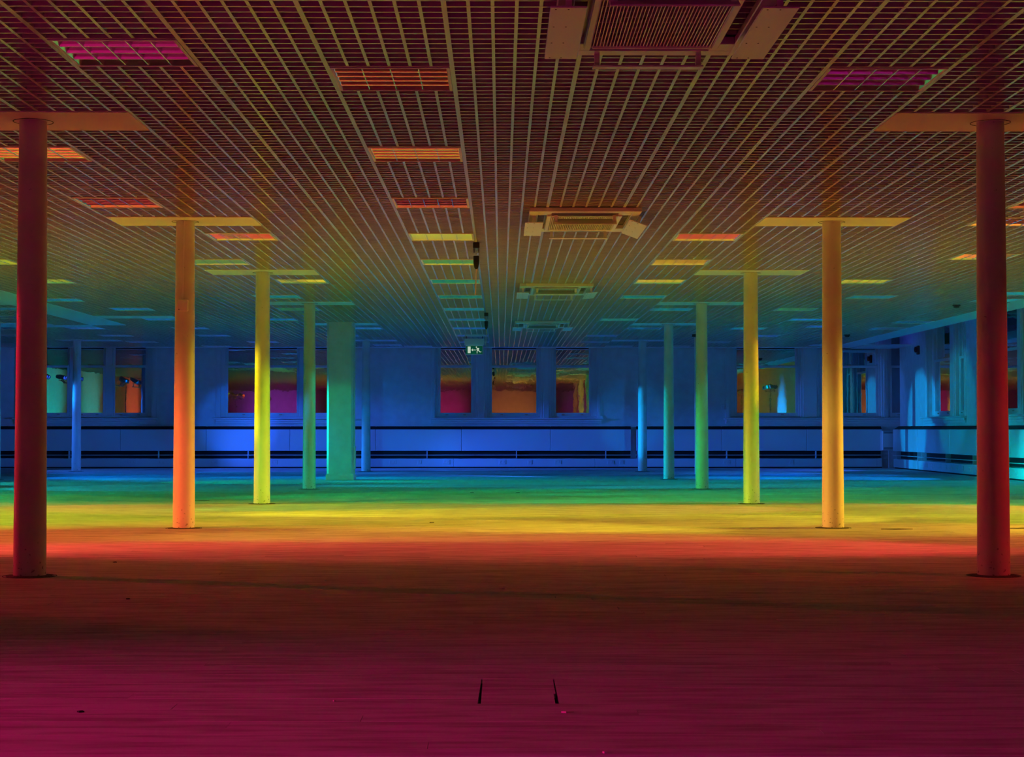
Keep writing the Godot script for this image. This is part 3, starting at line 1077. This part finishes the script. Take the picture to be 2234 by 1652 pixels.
# ---------------------------------------------------------------- ceiling lights
func fitting(kind: int) -> Node3D:
	# origin at the near left corner of the tile, at ceiling height; local z = -depth
	var t := Node3D.new()
	var rows := 4 if kind == 0 else 5
	var cols := 5 if kind == 0 else 4
	var st := st_new()
	var g := 0.012
	var w := 0.016
	bev(st, Vector3(g, -0.004, -g), Vector3(T - g, 0.004, -g - w), 0.002)
	bev(st, Vector3(g, -0.004, -T + g + w), Vector3(T - g, 0.004, -T + g), 0.002)
	bev(st, Vector3(g, -0.004, -g - w), Vector3(g + w, 0.004, -T + g + w), 0.002)
	bev(st, Vector3(T - g - w, -0.004, -g - w), Vector3(T - g, 0.004, -T + g + w), 0.002)
	put("frame", st, M.enamel, t)
	st = st_new()
	var a := g + w
	var b := T - g - w
	# housing: splayed mirror sides and white top
	var top := 0.095
	var q := 0.075
	quad(st, Vector3(a, 0, -a), Vector3(b, 0, -a), Vector3(b - q, top, -a - q), Vector3(a + q, top, -a - q), Vector3(0, -0.3, -1))
	quad(st, Vector3(a, 0, -b), Vector3(b, 0, -b), Vector3(b - q, top, -b + q), Vector3(a + q, top, -b + q), Vector3(0, -0.3, 1))
	quad(st, Vector3(a, 0, -a), Vector3(a, 0, -b), Vector3(a + q, top, -b + q), Vector3(a + q, top, -a - q), Vector3(1, -0.3, 0))
	quad(st, Vector3(b, 0, -a), Vector3(b, 0, -b), Vector3(b - q, top, -b + q), Vector3(b - q, top, -a - q), Vector3(-1, -0.3, 0))
	quad(st, Vector3(a + q, top, -a - q), Vector3(b - q, top, -a - q), Vector3(b - q, top, -b + q), Vector3(a + q, top, -b + q), Vector3.DOWN)
	put("housing", st, M.mirror, t)
	# long parabolic blades across the view, rows between them
	var step := (b - a) / rows
	var hgt := 0.052
	for i in range(1, rows):
		st = st_new()
		var z := -a - i * step
		var prof: Array[Vector2] = []
		for k in 5:
			prof.append([[Vector2(0.0015, 0.0), Vector2(0.006, 0.012), Vector2(0.013, 0.024), Vector2(0.022, 0.037), Vector2(0.034, 0.052)], [Vector2(0.002, 0.0), Vector2(0.015, 0.0025), Vector2(0.027, 0.009), Vector2(0.035, 0.02), Vector2(0.04, 0.036)]][kind][k])
		for k in 4:
			for s in [-1.0, 1.0]:
				quad(st, Vector3(a, prof[k].y, z + s * prof[k].x), Vector3(b, prof[k].y, z + s * prof[k].x), Vector3(b, prof[k + 1].y, z + s * prof[k + 1].x), Vector3(a, prof[k + 1].y, z + s * prof[k + 1].x), Vector3(0, -0.4, s))
		quad(st, Vector3(a, 0, z - 0.002), Vector3(b, 0, z - 0.002), Vector3(b, 0, z + 0.002), Vector3(a, 0, z + 0.002), Vector3.DOWN)
		put("blade", st, M.mirror, t)
	for i in range(1, cols):
		st = st_new()
		var x := a + i * (b - a) / cols
		for s in [-1.0, 1.0]:
			quad(st, Vector3(x + s * 0.002, -0.001, -a), Vector3(x + s * 0.002, -0.001, -b), Vector3(x + s * 0.02, hgt, -b), Vector3(x + s * 0.02, hgt, -a), Vector3(s, -0.4, 0))
		quad(st, Vector3(x - 0.002, -0.001, -a), Vector3(x - 0.002, -0.001, -b), Vector3(x + 0.002, -0.001, -b), Vector3(x + 0.002, -0.001, -a), Vector3.DOWN)
		put("cross_blade", st, M.mirror, t)
	for i in rows:
		st = st_new()
		var z := -a - (i + 0.5) * step
		bar(st, Vector3(a + 0.03, 0.072, z), Vector3(b - 0.03, 0.072, z), 0.008, 8)
		put("tube", st, M.tube, t)
	return t

func ceiling_lights() -> void:
	var proto := [fitting(0), fitting(1)]
	for l in LIGHTS:
		var k := cell(l[0], l[1])
		var o: Node3D = proto[l[2]].duplicate()
		o.name = numbered("ceiling_light")
		add_child(o)
		o.position = P(X0 + k.x * T, CEIL - 0.002, D0 + k.y * T)
		var d: float = l[1]
		var x: float = l[0]
		var hue := "pink and violet" if d < 9.0 else ("red" if d < 12.0 else ("orange red" if d < 14.2 else ("yellow" if d < 19.0 else ("green" if d < 24.0 else ("teal" if d < 29.0 else ("light blue" if d < 34.0 else "deep blue"))))))
		var lane := "at the window margin"
		if x < -7.0: lane = "beside the plain ceiling strip"
		elif x < -4.5: lane = "in the bay beyond the junction box column"
		elif x < -1.5: lane = "over the junction box column row"
		elif x < 0.0: lane = "in the row beside the air conditioners"
		elif x < 3.0: lane = "between air conditioners and amber column row"
		elif x < 6.0: lane = "in the bay towards the window wall"
		tag(o, "%s square louvre light mirroring %s, %s" % [["four-row", "five-row"][l[2]], hue, lane], "ceiling light", "louvred ceiling lights %s" % lane)
	for p in proto:
		p.free()

# ---------------------------------------------------------------- air conditioning cassettes
func aircon(d: float, label: String, tilt: float) -> void:
	var t := thing("air_conditioner", label, "air conditioner", P(0.665, CEIL, d), "ceiling air conditioner cassettes")
	var hx := 0.44
	var hz := 0.71
	var ix := 0.265     # grille half size
	var iz := 0.47
	var ox := 0.37      # outer edge of the air slots
	var oz := 0.61
	var st := st_new()
	# flat rectangular frame with an air slot on each side of the grille
	for q in [[-hx, -ox, -hz, hz], [ox, hx, -hz, hz], [-ox, ox, -hz, -oz], [-ox, ox, oz, hz], [-ox, -ix, -oz, -iz], [ix, ox, -oz, -iz], [-ox, -ix, iz, oz], [ix, ox, iz, oz]]:
		bev(st, Vector3(q[0], -0.035, q[2]), Vector3(q[1], 0.0, q[3]), 0.004)
	for q in [[-ix - 0.035, -ix, -iz - 0.04, iz + 0.04], [ix, ix + 0.035, -iz - 0.04, iz + 0.04], [-ix, ix, -iz - 0.04, -iz], [-ix, ix, iz, iz + 0.04]]:
		bev(st, Vector3(q[0], -0.05, q[2]), Vector3(q[1], 0.0, q[3]), 0.006)
	put("panel_frame", st, M.enamel, t)
	st = st_new()
	# sheet metal casing, open below
	bx(st, Vector3(-ox, 0.0, -oz), Vector3(ox, 0.22, oz), 63 - 4)
	bx(st, Vector3(-ix - 0.03, 0.0, -iz - 0.03), Vector3(ix + 0.03, 0.2, iz + 0.03), 63 - 4 - 8)
	put("body", st, M.sheet, t)
	st = st_new()
	for k in 36:
		var x := -ix + (k + 0.5) * 2.0 * ix / 36.0
		bx(st, Vector3(x - 0.0023, -0.047, -iz - 0.002), Vector3(x + 0.0023, -0.016, iz + 0.002))
	for k in 10:
		var z := -iz + (k + 0.5) * 2.0 * iz / 10.0
		bx(st, Vector3(-ix - 0.002, -0.038, z - 0.0022), Vector3(ix + 0.002, -0.02, z + 0.0022))
	put("grille", st, M.enamel, t)
	# hanging air flaps at the two ends, broad plates on brackets along the two sides
	for f in [[0.555, 0.055, 0.5], [-0.68, 0.045, 0.05]]:
		st = st_new()
		bev(st, Vector3(-0.25, -0.004, -f[1]), Vector3(0.25, 0.004, f[1]), 0.003)
		var o := put("flap", st, M.enamel, t)
		o.position = Vector3(0.0, -0.095, f[0])
		o.rotation = Vector3(f[2], 0, 0)
		for s in [-0.23, 0.23]:
			st = st_new()
			bx(st, Vector3(s - 0.012, 0.003, -0.012), Vector3(s + 0.012, 0.06, 0.012))
			put("flap_bracket", st, M.enamel, o)
	for s in [-1.0, 1.0]:
		st = st_new()
		bev(st, Vector3(-0.073, -0.004, -0.48), Vector3(0.073, 0.004, 0.48), 0.004)
		var o := put("side_plate", st, M.enamel, t)
		o.position = Vector3(s * (0.40 if s < 0 else 0.43), -0.09, -0.03)
		o.rotation = Vector3(0, 0.0, tilt if s > 0 else 0.0)
		for z in [-0.44, 0.44]:
			st = st_new()
			bx(st, Vector3(-0.012, 0.003, z - 0.012), Vector3(0.012, 0.056, z + 0.012))
			put("plate_bracket", st, M.enamel, o)
		for z in [-0.45, -0.15, 0.15, 0.45]:
			for x in [-0.05, 0.0]:
				st = st_new()
				bar(st, Vector3(x, -0.0035, z), Vector3(x, -0.0055, z), 0.004, 6)
				put("plate_screw", st, M.black, o)

# ---------------------------------------------------------------- small things
func man() -> Array:
	# running figure of the escape sign as polygons in a unit square
	return [
		[Vector2(0.40, 0.86), Vector2(0.46, 0.80), Vector2(0.55, 0.80), Vector2(0.60, 0.86), Vector2(0.60, 0.94), Vector2(0.54, 1.0), Vector2(0.46, 1.0), Vector2(0.40, 0.94)].map(func(v): return v + Vector2(-0.32, 0)),
		[Vector2(0.22, 0.78), Vector2(0.62, 0.78), Vector2(0.66, 0.70), Vector2(0.58, 0.50), Vector2(0.42, 0.36), Vector2(0.30, 0.52), Vector2(0.36, 0.66), Vector2(0.24, 0.70)],
		[Vector2(0.58, 0.50), Vector2(0.80, 0.24), Vector2(1.02, 0.26), Vector2(1.02, 0.16), Vector2(0.74, 0.14), Vector2(0.46, 0.38)],
		[Vector2(0.30, 0.52), Vector2(0.44, 0.40), Vector2(0.34, 0.26), Vector2(0.34, 0.0), Vector2(0.23, 0.0), Vector2(0.23, 0.30)],
		[Vector2(0.24, 0.70), Vector2(0.34, 0.66), Vector2(0.24, 0.52), Vector2(0.16, 0.56)]]

func small_things() -> void:
	aircon(7.3, "boxy ceiling air conditioner with hanging side plates and wide slatted grille", 0.0)
	aircon(14.5, "ceiling air conditioner with flaps down and one plate tilted", -0.35)
	aircon(21.73, "ceiling air conditioner in the olive green part of the ceiling", 0.1)
	aircon(29.0, "small looking ceiling air conditioner close to the exit sign", 0.05)
	# escape sign hanging from the ceiling
	var d := 32.41
	var sx := (1035.0 - 1093.0) * d / FOCAL
	var ex := thing("exit_sign", "hanging green emergency exit sign with running man and arrow", "exit sign", P(sx, 0, d))
	var yy := func(py: float) -> float: return EYE + (937.0 - py) * d / FOCAL
	var st := st_new()
	bev(st, Vector3(-0.182, CEIL - 0.03, -0.06), Vector3(0.182, CEIL + 0.001, 0.06), 0.004)
	put("ceiling_plate", st, M.enamel, ex)
	st = st_new()
	for s in [-0.15, 0.15]:
		bar(st, Vector3(s, yy.call(741), 0), Vector3(s, CEIL - 0.02, 0), 0.008)
	put("hanger", st, M.black, ex)
	st = st_new()
	bev(st, Vector3(-0.182, yy.call(753.5), -0.05), Vector3(0.182, yy.call(739), 0.05), 0.006)
	put("housing", st, M.enamel, ex)
	var pw := (1054.0 - 1015.5) * d / FOCAL
	var py1: float = yy.call(774.5)
	var py2: float = yy.call(753.5)
	st = st_new()
	bev(st, Vector3(-pw / 2, py1, -0.012), Vector3(pw / 2, py2, 0.004), 0.002)
	var plate_ := put("edge_frame", st, M.enamel, ex)
	var gx1 := -pw / 2 + 0.008
	var gx2 := pw / 2 - 0.016
	var gy1 := py1 + 0.018
	var gy2 := py2 - 0.012
	st = st_new()
	bx(st, Vector3(gx1, gy1, 0.004), Vector3(gx2, gy2, 0.007))
	put("green_face", st, glow(Color(0.0, 0.24, 0.17), 1.0), plate_)
	var gw := gx2 - gx1
	var gh := gy2 - gy1
	var wm := glow(Color(0.72, 0.78, 0.7), 1.0)
	st = st_new()
	plate(st, [Vector2(gx1 + gw * 0.10, gy1 + gh * 0.1), Vector2(gx1 + gw * 0.28, gy1 + gh * 0.1), Vector2(gx1 + gw * 0.28, gy1 + gh * 0.93), Vector2(gx1 + gw * 0.10, gy1 + gh * 0.93)], 0.009)
	put("door_symbol", st, wm, plate_)
	st = st_new()
	var ax := gx1 + gw * 0.32
	var ay := gy1 + gh * 0.5
	plate(st, [Vector2(ax, ay), Vector2(ax + gw * 0.1, ay + gh * 0.19), Vector2(ax + gw * 0.085, ay + gh * 0.04), Vector2(ax + gw * 0.28, ay + gh * 0.04), Vector2(ax + gw * 0.28, ay - gh * 0.04), Vector2(ax + gw * 0.085, ay - gh * 0.04), Vector2(ax + gw * 0.1, ay - gh * 0.19)], 0.009)
	put("arrow_symbol", st, wm, plate_)
	st = st_new()
	for poly in man():
		var pp := []
		for v in poly:
			pp.append(Vector2(gx1 + gw * (0.57 + 0.36 * v.x), gy1 + gh * (0.08 + 0.86 * v.y)))
		plate(st, pp, 0.009)
	put("man_symbol", st, wm, plate_)
	var om := OmniLight3D.new()
	om.name = "sign_light"
	om.light_color = Color(0.55, 1.0, 0.75)
	om.light_energy = 0.0015
	om.omni_range = 30.0
	om.omni_attenuation = 2.0
	om.light_size = 0.08
	om.shadow_enabled = true
	ex.add_child(om)
	om.position = Vector3(0, (py1 + py2) / 2, 0.12)
	# hanging cable grips
	for q in [[-0.23, 16.4, "black tapered cable grip on a chain hanging below the yellow lit ceiling"], [-0.22, 26.3, "black tapered cable grip on a chain hanging near the exit sign"]]:
		var t := thing("cable_grip", q[2], "cable grip", P(q[0], CEIL, q[1]), "hanging cable grips")
		st = st_new()
		bev(st, Vector3(-0.03, -0.055, -0.03), Vector3(0.03, -0.0015, 0.03), 0.004)
		put("ceiling_block", st, M.black, t)
		st = st_new()
		for s in [-1.0, 1.0]:
			bev(st, Vector3(s * 0.03, -0.1, -0.012), Vector3(s * 0.012, -0.055, 0.012), 0.004)
		put("clevis", st, M.metal, t)
		for k in 5:
			var ring := TorusMesh.new()
			ring.inner_radius = 0.005
			ring.outer_radius = 0.011
			ring.rings = 12
			ring.ring_segments = 6
			var o := put("chain_link", ring, M.brass, t)
			o.position = Vector3(0, -0.064 - k * 0.013, 0)
			o.rotation = Vector3(PI / 2, 0 if k % 2 else PI / 2, 0)
		put("grip_body", lathe([Vector2(0.0, -0.125), Vector2(0.027, -0.127), Vector2(0.028, -0.15), Vector2(0.027, -0.2), Vector2(0.018, -0.238), Vector2(0.009, -0.25), Vector2(0.0, -0.25)], 20), M.black, t)
		st = st_new()
		bar(st, Vector3(0.002, -0.25, 0), Vector3(-0.009, -0.49, 0), 0.006)
		put("cord", st, M.cord, t)
	# smoke detectors
	for q in [[6.365, 24.63], [6.365, 32.43]]:
		var t := thing("smoke_detector", "small dark round smoke detector on the grid ceiling", "smoke detector", P(q[0], CEIL, q[1]), "smoke detectors")
		put("base", lathe([Vector2(0.0, 0.002), Vector2(0.055, 0.002), Vector2(0.055, -0.018), Vector2(0.0, -0.018)], 20), M.black, t)
		put("dome", lathe([Vector2(0.042, -0.018), Vector2(0.036, -0.04), Vector2(0.0, -0.046)], 20), M.black, t)
	# alarm sounder on the corner pier
	var al := thing("alarm_sounder", "small dark red alarm sounder on the corner pier", "alarm", P(RIGHT_X, 2.42, 35.6))
	al.rotation.y = -PI / 2
	st = st_new()
	bev(st, Vector3(-0.06, -0.09, 0.0), Vector3(0.06, 0.09, 0.045), 0.01)
	put("back_box", st, M.red, al)
	put("horn", lathe([Vector2(0.055, 0.0), Vector2(0.06, 0.05), Vector2(0.045, 0.055), Vector2(0.02, 0.03), Vector2(0.0, 0.03)], 20, Vector3(0, 0.01, 0.04), Basis(Vector3.RIGHT, PI / 2)), M.red, al)
	# wall heater unit in the far corner
	var wh := thing("wall_heater", "small white wall heater box in the far corner", "heater", P((1940.0 - 1093.0) * 37.4 / FOCAL, 0, 37.4))
	st = st_new()
	bev(st, Vector3(-0.14, 0.37, -0.3), Vector3(0.11, 0.79, 0.0), 0.012)
	put("body", st, M.enamel, wh)
	for y in [0.40, 0.735]:
		st = st_new()
		for k in 4:
			bx(st, Vector3(-0.11, y + k * 0.011, -0.002), Vector3(0.08, y + k * 0.011 + 0.006, 0.002))
		put("vent", st, M.black_paint, wh)
	st = st_new()
	bar(st, Vector3(0.0, 0.37, -0.02), Vector3(0.0, 0.0, -0.02), 0.008)
	put("pipe", st, M.enamel, wh)
	# pipes and boxes between the two casings
	var px := (1383.0 - 1093.0) * 37.7 / FOCAL
	for q in [[px, 0.62, "small white switch box between the two heater casings"], [(1312.0 - 1093.0) * 37.75 / FOCAL, 1.05, "small white thermostat beside the middle end wall window"], [(1577.0 - 1093.0) * 37.75 / FOCAL, 1.3, "small white switch on the plain end wall"]]:
		var t := thing("wall_switch", q[2], "switch", P(q[0], q[1], WALL_D))
		st = st_new()
		bev(st, Vector3(-0.035, -0.06, 0.0), Vector3(0.035, 0.06, 0.03), 0.006)
		put("box", st, M.enamel, t)
		st = st_new()
		bev(st, Vector3(-0.012, -0.016, 0.028), Vector3(0.012, 0.016, 0.037), 0.004)
		put("rocker", st, M.trim, t)
	# scraps on the boards, the longest dark one drawn for a floor crack: px, py, length, dark
	for q in [[283, 1306, 0.02, 1], [182, 1550, 0.022, 1], [254, 1226, 0.025, 1], [940, 1140, 0.02, 1], [945, 1140, 0.02, 1], [1956, 1155, 0.26, 1], [2226, 1153, 0.2, 1], [1095, 1284, 0.03, 0], [1237, 1552, 0.035, 0], [732, 1527, 0.01, 0], [1318, 1639, 0.012, 0], [1640, 1252, 0.1, 0], [440, 1092, 0.2, 1], [1030, 1075, 0.05, 1], [1130, 1075, 0.05, 1]]:
		var dd: float = FOCAL * EYE / (q[1] - 937.0)
		var xx: float = (q[0] - 1093.0) * dd / FOCAL
		var t := MeshInstance3D.new()
		st = st_new()
		var l: float = q[2]
		var w := 0.006 + l * 0.08
		var yb := 0.0
		quad(st, Vector3(-l / 2, yb + 0.004, 0), Vector3(-l * 0.1, yb + 0.005, w), Vector3(l / 2, yb + 0.004, w * 0.2), Vector3(l * 0.1, yb + 0.005, -w), Vector3.UP)
		for e in [[Vector3(-l / 2, yb + 0.004, 0), Vector3(-l * 0.1, yb + 0.005, w)], [Vector3(-l * 0.1, yb + 0.005, w), Vector3(l / 2, yb + 0.004, w * 0.2)], [Vector3(l / 2, yb + 0.004, w * 0.2), Vector3(l * 0.1, yb + 0.005, -w)], [Vector3(l * 0.1, yb + 0.005, -w), Vector3(-l / 2, yb + 0.004, 0)]]:
			quad(st, e[0], e[1], Vector3(e[1].x, 0.0, e[1].z), Vector3(e[0].x, 0.0, e[0].z), e[0] + e[1])
		var o := put("floor_scrap", st, M.scrap if q[3] else M.chip, null)
		o.position = P(xx, 0.0, dd)
		tag(o, "dark sliver on the floor boards" if q[3] else "pale paint flake lying on the floor boards", "debris", "dark splinters on the floor" if q[3] else "paint flakes on the floor")

# ---------------------------------------------------------------- beyond the windows
func outside() -> void:
	var g := struct("ground", "dark night street beyond the windows", "ground")
	var st := st_new()
	bd(st, -60, 80, -0.5, -0.3, 45, 140)
	put("asphalt", st, M.asphalt, g)
	for q in [[1679, 838], [1693, 839], [1701, 842], [1718, 841], [1734, 842]]:
		var d := 96.0
		var x: float = (q[0] - 1093.0) * d / FOCAL
		var y: float = EYE + (937.0 - q[1]) * d / FOCAL
		var t := thing("street_lamp", "distant white street lamp seen through the end wall window", "street lamp", P(x, -0.3, d), "distant street lamps")
		st = st_new()
		bar(st, Vector3(0, 0, 0), Vector3(0, y + 0.3, 0), 0.02)
		put("post", st, M.black, t)
		put("lamp", lathe([Vector2(0.0, -0.03), Vector2(0.05, -0.02), Vector2(0.06, 0.02), Vector2(0.0, 0.04)], 12, Vector3(0, y + 0.3, 0.03)), glow(Color(0.95, 0.97, 1.0), 9.0), t)
